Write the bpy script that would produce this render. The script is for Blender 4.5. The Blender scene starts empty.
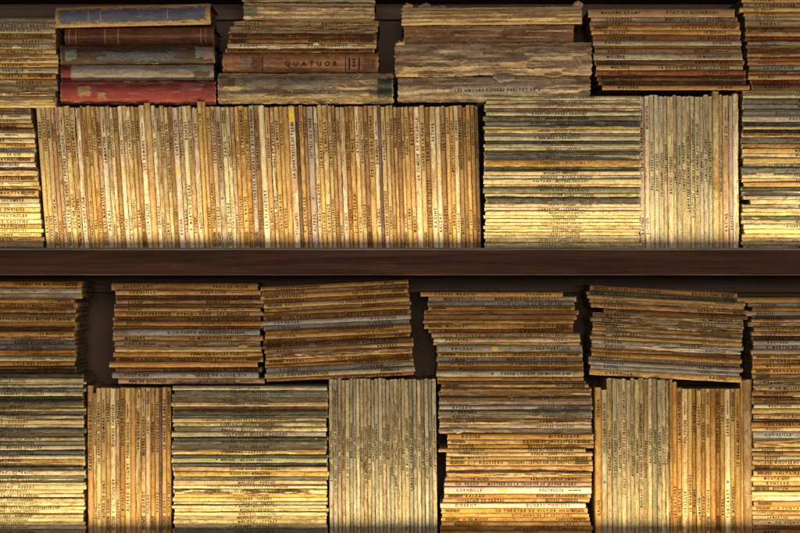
import bpy, math, random
import numpy as np
from mathutils import Matrix, Vector

random.seed(11)
RNG = np.random.default_rng(11)
S = 0.00117                      # metres per picture unit at the plane of the spines
D = 2.6                          # camera distance to that plane
SC = bpy.context.scene
COL = SC.collection

def X(px): return (px - 400.0) * S
def Z(py): return (266.5 - py) * S

# ------------------------------------------------------------------ materials
def nodes_of(name):
    m = bpy.data.materials.new(name); m.use_nodes = True
    nt = m.node_tree; nt.nodes.clear()
    return m, nt

class G:
    """small helper to write node graphs as expressions"""
    def __init__(s, nt): s.nt = nt
    def n(s, t, **kw):
        nd = s.nt.nodes.new(t)
        for k, v in kw.items(): setattr(nd, k, v)
        return nd
    def set(s, sock, v):
        if isinstance(v, (int, float)): sock.default_value = v
        elif isinstance(v, (tuple, list)): sock.default_value = v
        else: s.nt.links.new(v, sock)
    def math(s, op, a, b=0.0, c=0.0, clamp=False):
        nd = s.n('ShaderNodeMath', operation=op, use_clamp=clamp)
        s.set(nd.inputs[0], a); s.set(nd.inputs[1], b); s.set(nd.inputs[2], c)
        return nd.outputs[0]
    def vmath(s, op, a, b):
        nd = s.n('ShaderNodeVectorMath', operation=op)
        s.set(nd.inputs[0], a); s.set(nd.inputs[1], b)
        return nd.outputs[0]
    def noise(s, vec, scale=1.0, detail=3.0, rough=0.55, dist=0.0, color=False):
        nd = s.n('ShaderNodeTexNoise')
        s.set(nd.inputs['Vector'], vec); nd.inputs['Scale'].default_value = scale
        nd.inputs['Detail'].default_value = detail; nd.inputs['Roughness'].default_value = rough
        nd.inputs['Distortion'].default_value = dist
        return nd.outputs[1 if color else 0]
    def ramp(s, f, lo, hi, a=0.0, b=1.0):
        nd = s.n('ShaderNodeMapRange', interpolation_type='SMOOTHSTEP')
        s.set(nd.inputs[0], f); s.set(nd.inputs[1], lo); s.set(nd.inputs[2], hi); s.set(nd.inputs[3], a); s.set(nd.inputs[4], b)
        return nd.outputs[0]
    def mix(s, f, a, b, mode='MIX'):
        nd = s.n('ShaderNodeMix', data_type='RGBA', blend_type=mode)
        s.set(nd.inputs[0], f); s.set(nd.inputs[6], a); s.set(nd.inputs[7], b)
        return nd.outputs[2]
    def attr(s, name, typ='OBJECT', out='Fac'):
        nd = s.n('ShaderNodeAttribute', attribute_type=typ, attribute_name=name)
        return nd.outputs[out]
    def bsdf(s, col, rough, normal=None, spec=0.25):
        b = s.n('ShaderNodeBsdfPrincipled'); o = s.n('ShaderNodeOutputMaterial')
        s.set(b.inputs['Base Color'], col); s.set(b.inputs['Roughness'], rough)
        b.inputs['Specular IOR Level'].default_value = spec
        if normal is not None: s.set(b.inputs['Normal'], normal)
        s.nt.links.new(b.outputs[0], o.inputs[0])
        return b
    def bump(s, h, strength, dist):
        nd = s.n('ShaderNodeBump'); nd.inputs['Strength'].default_value = strength; nd.inputs['Distance'].default_value = dist
        s.set(nd.inputs['Height'], h)
        return nd.outputs[0]

def book_material(name, stain_col, paper_a, paper_b, streak=0.28, blotch=0.7, speck=0.5, bump=0.42, rough=0.85, spec=0.10, fray=False, tsc=(28, 200, 5), crease=0.0):
    """aged paper or cloth. Attributes of each object: wear (rubbed edges), tear (cover lost), stain, seed; UV 'flat' in metres, UV 'norm' 0..1 / -1..1"""
    m, nt = nodes_of(name); g = G(nt)
    uv = g.n('ShaderNodeUVMap', uv_map='flat').outputs[0]
    un = g.n('ShaderNodeUVMap', uv_map='norm').outputs[0]
    info = g.n('ShaderNodeObjectInfo')
    seed = g.attr('seed')
    comb = g.n('ShaderNodeCombineXYZ'); g.set(comb.inputs[0], g.math('MULTIPLY', seed, 7.3)); g.set(comb.inputs[1], g.math('MULTIPLY', seed, 3.1)); g.set(comb.inputs[2], seed)
    off = comb.outputs[0]
    P = g.vmath('ADD', uv, off)
    sep = g.n('ShaderNodeSeparateXYZ'); g.set(sep.inputs[0], un)
    av = g.math('ABSOLUTE', sep.outputs[1])
    big = g.noise(g.vmath('MULTIPLY', P, (22, 60, 1)), 1, 4, 0.6)
    strk = g.noise(g.vmath('MULTIPLY', P, (26, 900, 1)), 1, 5, 0.65)
    strk2 = g.noise(g.vmath('MULTIPLY', P, (70, 420, 1)), 1, 4, 0.6)
    grain = g.noise(g.vmath('MULTIPLY', P, (900, 900, 1)), 1, 3, 0.6)
    blot = g.noise(g.vmath('MULTIPLY', P, (160, 330, 1)), 1, 4, 0.62, 0.4)
    base = info.outputs['Color']
    stain = g.attr('stain')
    k = g.math('MULTIPLY', g.ramp(big, 0.36, 0.66), stain)
    c = g.mix(k, base, g.mix(1.0, base, stain_col, 'MULTIPLY'))
    k2 = g.math('MULTIPLY', g.ramp(blot, 0.47, 0.66), g.math('MULTIPLY', stain, blotch))
    c = g.mix(k2, c, g.mix(1.0, c, (0.46, 0.34, 0.22, 1), 'MULTIPLY'))
    # rubbed lighter patches
    k3 = g.math('MULTIPLY', g.ramp(g.noise(g.vmath('MULTIPLY', P, (60, 240, 3)), 1, 4, 0.65), 0.55, 0.75), 0.4)
    c = g.mix(k3, c, g.mix(0.5, c, paper_a))
    f = g.math('MULTIPLY_ADD', g.math('SUBTRACT', strk, 0.5), streak * 2.4, 1.0)
    f = g.math('MULTIPLY', f, g.math('MULTIPLY_ADD', g.math('SUBTRACT', grain, 0.5), 1.5, 1.0))
    f = g.math('MULTIPLY', f, g.math('MULTIPLY_ADD', g.math('SUBTRACT', strk2, 0.5), 1.1, 1.0))
    f = g.math('MAXIMUM', f, 0.2)
    sc = g.n('ShaderNodeVectorMath', operation='SCALE'); g.set(sc.inputs[0], c); g.set(sc.inputs['Scale'], f)
    c = sc.outputs[0]
    # edges rubbed down to the paper
    wear = g.attr('wear')
    e = g.math('ADD', av, g.math('MULTIPLY', g.math('SUBTRACT', strk2, 0.5), 1.1))
    e = g.math('ADD', e, g.math('MULTIPLY', g.math('SUBTRACT', big, 0.5), 1.0))
    thr = g.math('SUBTRACT', 1.35, g.math('MULTIPLY', wear, 0.85))
    em = g.ramp(e, thr, g.math('ADD', thr, 0.14))
    endm = g.math('ABSOLUTE', g.math('MULTIPLY_ADD', sep.outputs[0], 2.0, -1.0))
    ee = g.ramp(g.math('ADD', endm, g.math('MULTIPLY', g.math('SUBTRACT', blot, 0.5), 0.09)), 0.975, 0.995)
    em = g.math('MAXIMUM', em, g.math('MULTIPLY', ee, g.math('MINIMUM', g.math('MULTIPLY', wear, 1.4), 0.8)), clamp=True)
    paper = g.mix(g.ramp(strk, 0.35, 0.65), paper_b, paper_a)
    paper = g.mix(g.math('MULTIPLY', g.ramp(grain, 0.4, 0.7), 0.4), paper, g.mix(1.0, paper, (0.6, 0.5, 0.4, 1), 'MULTIPLY'))
    c = g.mix(g.math('MULTIPLY', em, 0.88), c, paper)
    if crease:
        pos = g.math('ADD', av, g.math('MULTIPLY', g.math('SUBTRACT', big, 0.5), 0.5))
        cr = g.math('MULTIPLY', g.ramp(pos, 0.60, 0.68), g.ramp(pos, 0.80, 0.72))
        cr = g.math('MULTIPLY', cr, g.ramp(strk2, 0.42, 0.56))
        c = g.mix(g.math('MULTIPLY', cr, crease), c, g.mix(1.0, c, (0.40, 0.30, 0.22, 1), 'MULTIPLY'))
    # places where the cover is gone
    tear = g.attr('tear')
    tn = g.math('ADD', g.noise(g.vmath('MULTIPLY', P, tsc), 1, 6, 0.62, 0.8), g.math('MULTIPLY', g.math('SUBTRACT', blot, 0.5), 0.25))
    tt = g.math('SUBTRACT', 0.86, g.math('MULTIPLY', tear, 0.42))
    tm = g.ramp(tn, tt, g.math('ADD', tt, 0.025))
    fib = g.noise(g.vmath('MULTIPLY', P, (45, 1900, 9)), 1, 5, 0.7, 0.6)
    tc = g.mix(g.ramp(fib, 0.36, 0.62), (0.10, 0.055, 0.025, 1), paper_a)
    c = g.mix(tm, c, tc)
    # specks
    sp = g.ramp(g.noise(g.vmath('MULTIPLY', P, (520, 700, 2)), 1, 2, 0.5), 0.66, 0.74)
    c = g.mix(g.math('MULTIPLY', sp, speck), c, (0.05, 0.03, 0.015, 1))
    h = g.math('ADD', g.math('MULTIPLY', strk, 0.5), g.math('MULTIPLY', grain, 0.25))
    h = g.math('SUBTRACT', h, g.math('MULTIPLY', tm, 0.6))
    h = g.math('ADD', h, g.math('MULTIPLY', g.math('MULTIPLY', fib, tm), 0.8))
    h = g.math('SUBTRACT', h, g.math('MULTIPLY', em, 0.15))
    bs = g.bsdf(c, rough, g.bump(h, bump, 0.0007), spec)
    if fray:      # a pasted or rubbed patch with an uneven outline
        au = g.math('ABSOLUTE', g.math('MULTIPLY_ADD', sep.outputs[0], 2.0, -1.0))
        dd = g.math('MAXIMUM', au, g.math('MULTIPLY_ADD', av, fray, 1.0 - fray))
        nn = g.math('ADD', g.math('MULTIPLY', g.math('SUBTRACT', blot, 0.5), 0.9), g.math('MULTIPLY', g.math('SUBTRACT', strk2, 0.5), 0.9))
        al = g.ramp(g.math('ADD', dd, g.math('MULTIPLY', nn, fray)), 1.0 - fray * 0.45, 1.0 - fray * 0.30, 1.0, 0.0)
        g.set(bs.inputs['Alpha'], al)
    return m

M = {}
M['paper_cover'] = book_material('aged_paper_cover', (0.62, 0.44, 0.27, 1), (0.62, 0.50, 0.31, 1), (0.36, 0.24, 0.12, 1), crease=0.75)
M['booklet_cover'] = book_material('aged_booklet_cover', (0.55, 0.47, 0.34, 1), (0.68, 0.58, 0.34, 1), (0.44, 0.34, 0.17, 1), streak=0.42, blotch=0.9, speck=0.9, bump=0.45, crease=0.55)
M['cloth_cover'] = book_material('worn_cloth_cover', (0.55, 0.45, 0.38, 1), (0.50, 0.36, 0.17, 1), (0.30, 0.18, 0.08, 1), streak=0.2, blotch=0.7, speck=0.25, rough=0.6, spec=0.3)
M['tome_cover'] = book_material('torn_tome_spine', (0.5, 0.40, 0.30, 1), (0.56, 0.43, 0.24, 1), (0.32, 0.21, 0.11, 1), streak=0.5, blotch=0.7, speck=0.45, bump=0.4, rough=0.95, spec=0.08, tsc=(13, 330, 5))
M['peel'] = book_material('peeling_paper', (0.6, 0.48, 0.36, 1), (0.56, 0.43, 0.24, 1), (0.32, 0.21, 0.11, 1), streak=0.3, blotch=0.5, speck=0.5, bump=0.5, rough=0.95, spec=0.05, fray=0.30, tsc=(13, 330, 5))

M['frayed_cloth'] = book_material('frayed_cloth', (0.55, 0.45, 0.38, 1), (0.50, 0.36, 0.17, 1), (0.30, 0.18, 0.08, 1), streak=0.25, blotch=0.9, speck=0.3, rough=0.65, spec=0.25, fray=0.5)
M['rubbed_patch'] = book_material('rubbed_patch', (0.55, 0.45, 0.38, 1), (0.50, 0.36, 0.17, 1), (0.30, 0.18, 0.08, 1), streak=0.3, blotch=0.9, speck=0.3, rough=0.7, spec=0.2, fray=1.0)
M['blue_panel'] = book_material('blue_panel', (0.55, 0.45, 0.38, 1), (0.50, 0.36, 0.17, 1), (0.30, 0.18, 0.08, 1), streak=0.2, blotch=0.6, speck=0.3, rough=0.6, spec=0.25, fray=0.13)
m, nt = nodes_of('page_edges'); g = G(nt)
uv = g.n('ShaderNodeUVMap', uv_map='flat').outputs[0]
nz = g.noise(g.vmath('MULTIPLY', uv, (30, 2600, 1)), 1, 4, 0.7)
bg = g.noise(g.vmath('MULTIPLY', uv, (40, 60, 1)), 1, 3, 0.6)
c = g.mix(g.ramp(nz, 0.3, 0.7), (0.15, 0.095, 0.045, 1), (0.46, 0.35, 0.19, 1))
c = g.mix(g.ramp(bg, 0.45, 0.7), c, g.mix(1.0, c, (0.6, 0.48, 0.36, 1), 'MULTIPLY'))
g.bsdf(c, 0.9, g.bump(nz, 0.8, 0.0006), 0.1)
M['pages'] = m

def ink_material(name, col, lo, hi):
    m, nt = nodes_of(name); g = G(nt)
    uv = g.n('ShaderNodeUVMap', uv_map='flat').outputs[0]
    seed = g.attr('seed')
    comb = g.n('ShaderNodeCombineXYZ'); g.set(comb.inputs[0], seed); g.set(comb.inputs[1], g.math('MULTIPLY', seed, 2.7))
    P = g.vmath('ADD', uv, comb.outputs[0])
    a = g.noise(g.vmath('MULTIPLY', P, (420, 900, 1)), 1, 4, 0.65)
    b = g.noise(g.vmath('MULTIPLY', P, (45, 120, 4)), 1, 3, 0.6)
    fade = g.attr('fade')
    f = g.math('ADD', g.math('MULTIPLY', a, 0.6), g.math('MULTIPLY', b, 0.6))
    thr = g.math('ADD', lo, g.math('MULTIPLY', fade, hi - lo))
    k = g.math('MULTIPLY', g.ramp(f, g.math('SUBTRACT', thr, 0.08), g.math('ADD', thr, 0.08)), g.math('SUBTRACT', 0.97, g.math('MULTIPLY', fade, 0.22)))
    bs = g.n('ShaderNodeBsdfPrincipled'); bs.inputs['Base Color'].default_value = col; bs.inputs['Roughness'].default_value = 0.7
    bs.inputs['Specular IOR Level'].default_value = 0.15
    tr = g.n('ShaderNodeBsdfTransparent'); mx = g.n('ShaderNodeMixShader'); o = g.n('ShaderNodeOutputMaterial')
    g.set(mx.inputs[0], k); nt.links.new(tr.outputs[0], mx.inputs[1]); nt.links.new(bs.outputs[0], mx.inputs[2]); nt.links.new(mx.outputs[0], o.inputs[0])
    return m
M['ink'] = ink_material('worn_black_ink', (0.008, 0.006, 0.005, 1), 0.06, 0.46)
M['faint_ink'] = ink_material('faint_grey_ink', (0.014, 0.011, 0.008, 1), 0.10, 0.50)
M['gilt'] = ink_material('rubbed_gilt', (0.36, 0.21, 0.10, 1), 0.50, 0.80)

def flat_material(name, rough=0.75):
    m, nt = nodes_of(name); g = G(nt)
    uv = g.n('ShaderNodeUVMap', uv_map='flat').outputs[0]
    info = g.n('ShaderNodeObjectInfo')
    a = g.noise(g.vmath('MULTIPLY', uv, (300, 500, 1)), 1, 4, 0.7)
    f = g.math('MULTIPLY_ADD', g.math('SUBTRACT', a, 0.5), 1.0, 1.0)
    sc = g.n('ShaderNodeVectorMath', operation='SCALE'); g.set(sc.inputs[0], info.outputs['Color']); g.set(sc.inputs['Scale'], f)
    g.bsdf(sc.outputs[0], rough, g.bump(a, 0.4, 0.0004), 0.2)
    return m
M['patch'] = flat_material('spot_paint')

def wood_material(name, ca, cb, rough, sc=(3, 60, 60), spec=0.4):
    m, nt = nodes_of(name); g = G(nt)
    co = g.n('ShaderNodeTexCoord').outputs['Object']
    P = g.vmath('MULTIPLY', co, sc)
    a = g.noise(P, 1, 6, 0.65, 0.6)
    b = g.noise(g.vmath('MULTIPLY', co, (9, 420, 420)), 1, 4, 0.6)
    d = g.noise(g.vmath('MULTIPLY', co, (17, 55, 55)), 1, 5, 0.65)
    s = g.noise(g.vmath('MULTIPLY', co, (5, 900, 900)), 1, 2, 0.5)
    c = g.mix(g.ramp(a, 0.3, 0.7), ca, cb)
    c = g.mix(g.math('MULTIPLY', g.ramp(b, 0.45, 0.7), 0.7), c, g.mix(1.0, c, (0.35, 0.3, 0.28, 1), 'MULTIPLY'))
    c = g.mix(g.math('MULTIPLY', g.ramp(d, 0.52, 0.70), 0.6), c, g.mix(1.0, c, (1.9, 1.75, 1.7, 1), 'MULTIPLY'))
    c = g.mix(g.math('MULTIPLY', g.ramp(s, 0.66, 0.72), 0.3), c, g.mix(1.0, c, (2.2, 1.9, 1.7, 1), 'MULTIPLY'))
    r = g.math('MULTIPLY_ADD', d, 0.3, rough - 0.15)
    g.bsdf(c, r, g.bump(g.math('ADD', b, g.math('MULTIPLY', a, 0.6)), 0.35, 0.0008), spec)
    return m
M['shelf_wood'] = wood_material('dark_shelf_wood', (0.034, 0.013, 0.007, 1), (0.112, 0.044, 0.022, 1), 0.65, spec=0.15)
M['lit_worn_edge'] = wood_material('lit_worn_shelf_edge', (0.10, 0.05, 0.03, 1), (0.26, 0.15, 0.09, 1), 0.7, (9, 60, 60), spec=0.15)
M['rail_wood'] = wood_material('brown_rail_wood', (0.090, 0.048, 0.032, 1), (0.17, 0.095, 0.062, 1), 0.6)
m, nt = nodes_of('back_panel_paint'); g = G(nt)
co = g.n('ShaderNodeTexCoord').outputs['Object']
a = g.noise(co, 14, 4, 0.6)
g.bsdf(g.mix(a, (0.105, 0.073, 0.052, 1), (0.150, 0.105, 0.077, 1)), 0.85, g.bump(g.noise(co, 300, 3, 0.6), 0.2, 0.0004), 0.1)
M['panel_wood'] = m
M['guard'] = wood_material('black_lamp_guard', (0.003, 0.003, 0.003, 1), (0.005, 0.005, 0.005, 1), 0.95, spec=0.0)
M['strip'] = wood_material('pale_metal_strip', (0.20, 0.19, 0.15, 1), (0.28, 0.27, 0.21, 1), 0.6)

# ------------------------------------------------------------------ mesh helpers
def mesh_from(name, V, F, mat, parent=None, uvs=None, color=None, props=None, smooth=True):
    """V (n,3); F list of int arrays, each (k,3) or (k,4); uvs dict name -> per-vertex (n,2)"""
    me = bpy.data.meshes.new(name)
    V = np.asarray(V, dtype=np.float32)
    Fs = [np.asarray(f, dtype=np.int32) for f in F if len(f)]
    loops = np.concatenate([f.ravel() for f in Fs])
    sizes = np.concatenate([np.full(len(f), f.shape[1], dtype=np.int32) for f in Fs])
    starts = np.concatenate([[0], np.cumsum(sizes)[:-1]]).astype(np.int32)
    me.vertices.add(len(V)); me.vertices.foreach_set('co', V.ravel())
    me.loops.add(len(loops)); me.loops.foreach_set('vertex_index', loops)
    me.polygons.add(len(sizes)); me.polygons.foreach_set('loop_start', starts); me.polygons.foreach_set('loop_total', sizes)
    me.polygons.foreach_set('use_smooth', np.full(len(sizes), smooth, dtype=bool))
    me.update(calc_edges=True)
    for k, u in (uvs or {}).items():
        l = me.uv_layers.new(name=k); l.data.foreach_set('uv', np.asarray(u, dtype=np.float32)[loops].ravel())
    me.validate()
    me.materials.append(mat)
    o = bpy.data.objects.new(name, me); COL.objects.link(o)
    if parent is not None: o.parent = parent
    if color is not None: o.color = (*color, 1.0)
    for k, v in (props or {}).items(): o[k] = float(v)
    return o

def grid_faces(nu, nv):
    i = np.arange(nv - 1)[:, None] * nu + np.arange(nu - 1)[None, :]
    return np.stack([i, i + 1, i + nu + 1, i + nu], -1).reshape(-1, 4)

def wob(x, rng, n, f0, f1):
    """smooth random function of x, about -1..1"""
    y = np.zeros_like(x, dtype=float)
    for _ in range(n):
        f = math.exp(rng.uniform(math.log(f0), math.log(f1)))
        y = y + np.sin(x * f * 2 * math.pi + rng.uniform(0, 6.3)) / math.sqrt(n)
    return y

def bevel_box(name, x0, x1, y0, y1, z0, z1, mat, parent, b=0.0012):
    import bmesh
    bm = bmesh.new(); bmesh.ops.create_cube(bm, size=1.0)
    for v in bm.verts:
        v.co = Vector(((x0 + x1) / 2 + v.co.x * (x1 - x0), (y0 + y1) / 2 + v.co.y * (y1 - y0), (z0 + z1) / 2 + v.co.z * (z1 - z0)))
    if b: bmesh.ops.bevel(bm, geom=list(bm.edges), offset=b, segments=2, affect='EDGES', profile=0.6)
    me = bpy.data.meshes.new(name); bm.to_mesh(me); bm.free()
    me.materials.append(mat)
    o = bpy.data.objects.new(name, me); COL.objects.link(o); o.parent = parent
    return o

# ------------------------------------------------------------------ lettering: one triangulated outline per character
class Glyphs:
    def __init__(s): s.c = {}
    def get(s, ch):
        if ch in s.c: return s.c[ch]
        cu = bpy.data.curves.new('glyph', 'FONT'); cu.body = ch; cu.size = 1.0; cu.resolution_u = 2; cu.offset = 0.030
        o = bpy.data.objects.new('glyph', cu); COL.objects.link(o)
        dg = bpy.context.evaluated_depsgraph_get(); ev = o.evaluated_get(dg); me = ev.to_mesh()
        n = len(me.vertices)
        V = np.zeros(n * 3, dtype=np.float32); me.vertices.foreach_get('co', V); V = V.reshape(-1, 3)[:, :2].astype(float)
        import bmesh
        bm = bmesh.new(); bm.from_mesh(me); ev.to_mesh_clear()
        for k in range(-2, 9):
            bmesh.ops.bisect_plane(bm, geom=bm.verts[:] + bm.edges[:] + bm.faces[:], plane_co=(0, 0.116 * k + 0.003, 0), plane_no=(0, 1, 0), dist=1e-5)
        bmesh.ops.triangulate(bm, faces=bm.faces[:])
        me = bpy.data.meshes.new('glyph'); bm.to_mesh(me); bm.free()
        n = len(me.vertices)
        V = np.zeros(n * 3, dtype=np.float32); me.vertices.foreach_get('co', V); V = V.reshape(-1, 3)[:, :2].astype(float)
        me.calc_loop_triangles()
        T = np.zeros(len(me.loop_triangles) * 3, dtype=np.int32); me.loop_triangles.foreach_get('vertices', T); T = T.reshape(-1, 3)
        bpy.data.objects.remove(o); bpy.data.curves.remove(cu); bpy.data.meshes.remove(me)
        adv = (V[:, 0].max() + 0.07) if n else 0.3
        if n: V[:, 0] -= V[:, 0].min(); adv = V[:, 0].max() + 0.09
        s.c[ch] = (V, T, adv)
        return s.c[ch]
    def line(s, text, h, track=0.0, italic=0.0, squash=1.0):
        """flat lettering with capital height h, starting at x=0: (V, T, width)"""
        sc = h / 0.70
        Vs, Ts, x, n = [], [], 0.0, 0
        for ch in text:
            if ch == ' ': x += 0.34 + track; continue
            V, T, adv = s.get(ch)
            if len(V):
                W = V.copy(); W[:, 0] = (W[:, 0] + italic * W[:, 1]) * squash + x
                Vs.append(W * sc); Ts.append(T + n); n += len(V)
            x += adv * squash + track
        if not Vs: return None
        return np.concatenate(Vs), np.concatenate(Ts), (x - track) * sc
GL = Glyphs()

# ------------------------------------------------------------------ books
PAL = dict(o=(0.42, 0.275, 0.112), t=(0.43, 0.32, 0.175), b=(0.29, 0.18, 0.082), d=(0.125, 0.078, 0.045), g=(0.37, 0.33, 0.28),
           c=(0.56, 0.465, 0.305), w=(0.60, 0.53, 0.42), s=(0.125, 0.125, 0.105), e=(0.41, 0.365, 0.26), k=(0.068, 0.067, 0.058),
           r=(0.22, 0.105, 0.055), p=(0.40, 0.315, 0.24), v=(0.15, 0.09, 0.095), n=(0.275, 0.262, 0.205), y=(0.54, 0.455, 0.25), l=(0.285, 0.275, 0.265))
CNAME = dict(o='ochre', t='tan', b='brown', d='dark brown', g='grey', c='cream', w='whitish', s='slate', e='pale greenish', k='blackish',
             r='reddish brown', p='pinkish grey', v='violet brown', n='green grey', y='yellowed', l='lilac grey')

class Book:
    """Mesh parts of one book in its own frame: X along the spine, Y into the shelf, Z across the thickness (spine at Y=0)."""
    def __init__(s, root, L, t, W, seed, upright=False, round_=0.0011, power=6.0, N=26, K=7, tear=0.0, rough=0.0, bow=0.0):
        s.root, s.L, s.t, s.W = root, L, t, W
        rng = np.random.default_rng(seed); s.rng = rng; s.seed = (seed % 997) * 0.37
        s.ox, s.oz = (0.0, -t / 2) if upright else (-L / 2, 0.0)
        u = np.linspace(0, L, N); vs = np.linspace(-1, 1, K)
        if K <= 9: vs = np.sign(vs) * np.abs(vs) ** 0.75
        s.u, s.vs = u, vs
        un = u / L
        yb = bow * wob(un, rng, 2, 0.4, 1.2) + 0.0002 * wob(un, rng, 4, 1.5, 9)
        Y = round_ * np.abs(vs)[:, None] ** power + yb[None, :]
        edge = np.clip(np.abs(vs) - 0.7, 0, 1)[:, None] / 0.3
        Y = Y + edge * (0.00025 + 0.0010 * tear) * np.abs(np.stack([wob(un, rng, 5, 2, 24) if v > 0 else wob(un, rng, 5, 2, 24) for v in vs]))
        if rough:
            lay = np.zeros((K, N))
            for _ in range(9):
                a = rng.uniform(-1.6, 1.6); f = rng.uniform(1, 7); ph = rng.uniform(0, 6.3); q = rng.uniform(3, 14)
                lay += np.sin(vs[:, None] * q + a * np.sin(un[None, :] * f * 3 + ph) + ph * 3)
            holes = np.clip(np.stack([wob(un + 0.13 * i * 0.15, rng, 5, 1, 14) for i in range(K)]), -0.3, 1.5)
            kern = (holes + np.roll(holes, 1, 0) + np.roll(holes, -1, 0)) / 3
            Y = Y + rough * (0.22 * lay + 0.30 * kern) + 0.08 * rough * rng.normal(size=(K, N))
        wz = 0.00016 + 0.0003 * tear
        ztop = t + np.minimum(0, wz * wob(un, rng, 5, 1, 14)); zbot = np.maximum(0, wz * wob(un, rng, 5, 1, 14))
        Zg = zbot[None, :] + (vs[:, None] + 1) / 2 * (ztop - zbot)[None, :]
        Xg = np.repeat(u[None, :], K, 0)
        jit = (0.0005 + 0.0014 * tear)
        Xg[:, 0] += np.abs(rng.normal(0, jit, K)); Xg[:, -1] -= np.abs(rng.normal(0, jit, K))
        s.Xg, s.Yg, s.Zg = Xg, Y, Zg
        # add the two boards: rows before the bottom edge and after the top edge
        rows = [(W, 0.0), (W * 0.5, 0.0), (round_ + 0.004, 0.0)], [(round_ + 0.004, 1.0), (W * 0.5, 1.0), (W, 1.0)]
        def board(lst):
            out = []
            for y, q in lst:
                out.append(np.stack([Xg[0 if q == 0 else -1], np.full(N, y) + yb, (zbot if q == 0 else ztop)], -1))
            return out
        G_ = board(rows[0]) + [np.stack([Xg[i], Y[i], Zg[i]], -1) for i in range(K)] + board(rows[1])
        V = np.stack(G_); R = len(G_)
        V[..., 0] += s.ox; V[..., 2] += s.oz
        vv = np.concatenate([[-1.6, -1.3, -1.05], vs, [1.05, 1.3, 1.6]])
        dist = np.concatenate([[-t / 2 - W, -t / 2 - W / 2, -t / 2 - .004], vs * t / 2, [t / 2 + .004, t / 2 + W / 2, t / 2 + W]])
        s.uv = dict(flat=np.stack(np.broadcast_arrays(u[None, :], dist[:, None]), -1).reshape(-1, 2),
                    norm=np.stack(np.broadcast_arrays(un[None, :], np.clip(vv, -1, 1)[:, None]), -1).reshape(-1, 2))
        s.V, s.F = V.reshape(-1, 3), grid_faces(N, R)

    def cover(s, mat, col, wear=0.3, tear=0.0, stain=0.5):
        return mesh_from('cover', s.V, [s.F], mat, s.root, s.uv, col, dict(wear=wear, tear=tear, stain=stain, seed=s.seed))

    def pages(s, inset=0.0004, th=0.0003):
        a, b = inset + 0.0004, s.L - inset - 0.0004
        y0, y1, z0, z1 = 0.0032, s.W - 0.0012, th, s.t - th
        nz = 4; V = []; UV = []; F = []
        def quad(p, q):
            n = len(V); V.extend(p); UV.extend(q); F.append([n, n + 1, n + 2, n + 3])
        quad([(a, y0, z0), (a, y1, z0), (a, y1, z1), (a, y0, z1)], [(y0, z0), (y1, z0), (y1, z1), (y0, z1)])
        quad([(b, y1, z0), (b, y0, z0), (b, y0, z1), (b, y1, z1)], [(y1, z0), (y0, z0), (y0, z1), (y1, z1)])
        quad([(a, y1, z0), (b, y1, z0), (b, y1, z1), (a, y1, z1)], [(a, z0), (b, z0), (b, z1), (a, z1)])
        quad([(b, y0, z0), (a, y0, z0), (a, y0, z1), (b, y0, z1)], [(a, z0), (b, z0), (b, z1), (a, z1)])
        V = np.array(V); V[:, 0] += s.ox; V[:, 2] += s.oz
        UV = np.array(UV) + s.seed
        return mesh_from('pages', V, [np.array(F)], M['pages'], s.root, dict(flat=UV), smooth=False)

    def on(s, U, Vn, lift):
        """points on the spine: U metres along, Vn -1..1 across"""
        fu = np.clip(np.interp(U, s.u, np.arange(len(s.u))), 0, len(s.u) - 1.001); fv = np.clip(np.interp(Vn, s.vs, np.arange(len(s.vs))), 0, len(s.vs) - 1.001)
        i, j = fu.astype(int), fv.astype(int); a, b = fu - i, fv - j
        def bl(A): return (A[j, i] * (1 - a) + A[j, i + 1] * a) * (1 - b) + (A[j + 1, i] * (1 - a) + A[j + 1, i + 1] * a) * b
        return np.stack([U + s.ox, bl(s.Yg) - lift, bl(s.Zg) + s.oz], -1)

    def lettering(s, part, text, h, at, anchor='l', track=0.1, italic=0.0, vc=0.0, mat='ink', fade=0.3, squash=1.0, flip=False, parent=None, maxw=None, lift=0.00024):
        ln = GL.line(text, h, track, italic, squash)
        if ln is None: return None
        V, T, w = ln; V = V.copy()
        if maxw and w > maxw: V[:, 0] *= maxw / w; w = maxw
        V[:, 1] -= h / 2
        if flip: V = -V; V[:, 0] += w
        x0 = at if anchor == 'l' else at - w if anchor == 'r' else at - w / 2
        U = V[:, 0] + x0; Vn = V[:, 1] / (s.t / 2) + vc
        P = s.on(U, np.clip(Vn, -0.97, 0.97), lift)
        return mesh_from(part, P, [T], M[mat], parent or s.root, dict(flat=np.stack([U, Vn * s.t / 2], -1)), None, dict(seed=s.seed, fade=fade), smooth=False)

    def stamp(s, at, w, rows=3, vc=0.0, fade=0.3, reach=0.62):
        """the small lines of print set as a dark block at one end of the spine"""
        V, T = [], []
        for r in range(rows):
            c = vc + reach * (1 - 2 * (r + 0.5) / rows); hh = reach / rows * 0.62
            x = at + s.rng.uniform(0, 0.08) * w
            while x < at + w:
                q = min(x + s.rng.uniform(0.15, 0.5) * w, at + w); n = len(V)
                V += [(x, c - hh), (q, c - hh), (q, c + hh), (x, c + hh)]; T.append([n, n + 1, n + 2, n + 3]); x = q + 0.0006
        V = np.array(V)
        P = s.on(V[:, 0], V[:, 1], 0.00018)
        return mesh_from('stamp', P, [np.array(T)], M['ink'], s.root, dict(flat=np.stack([V[:, 0], V[:, 1] * s.t / 2], -1)), None, dict(seed=s.seed, fade=fade), smooth=False)

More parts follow.
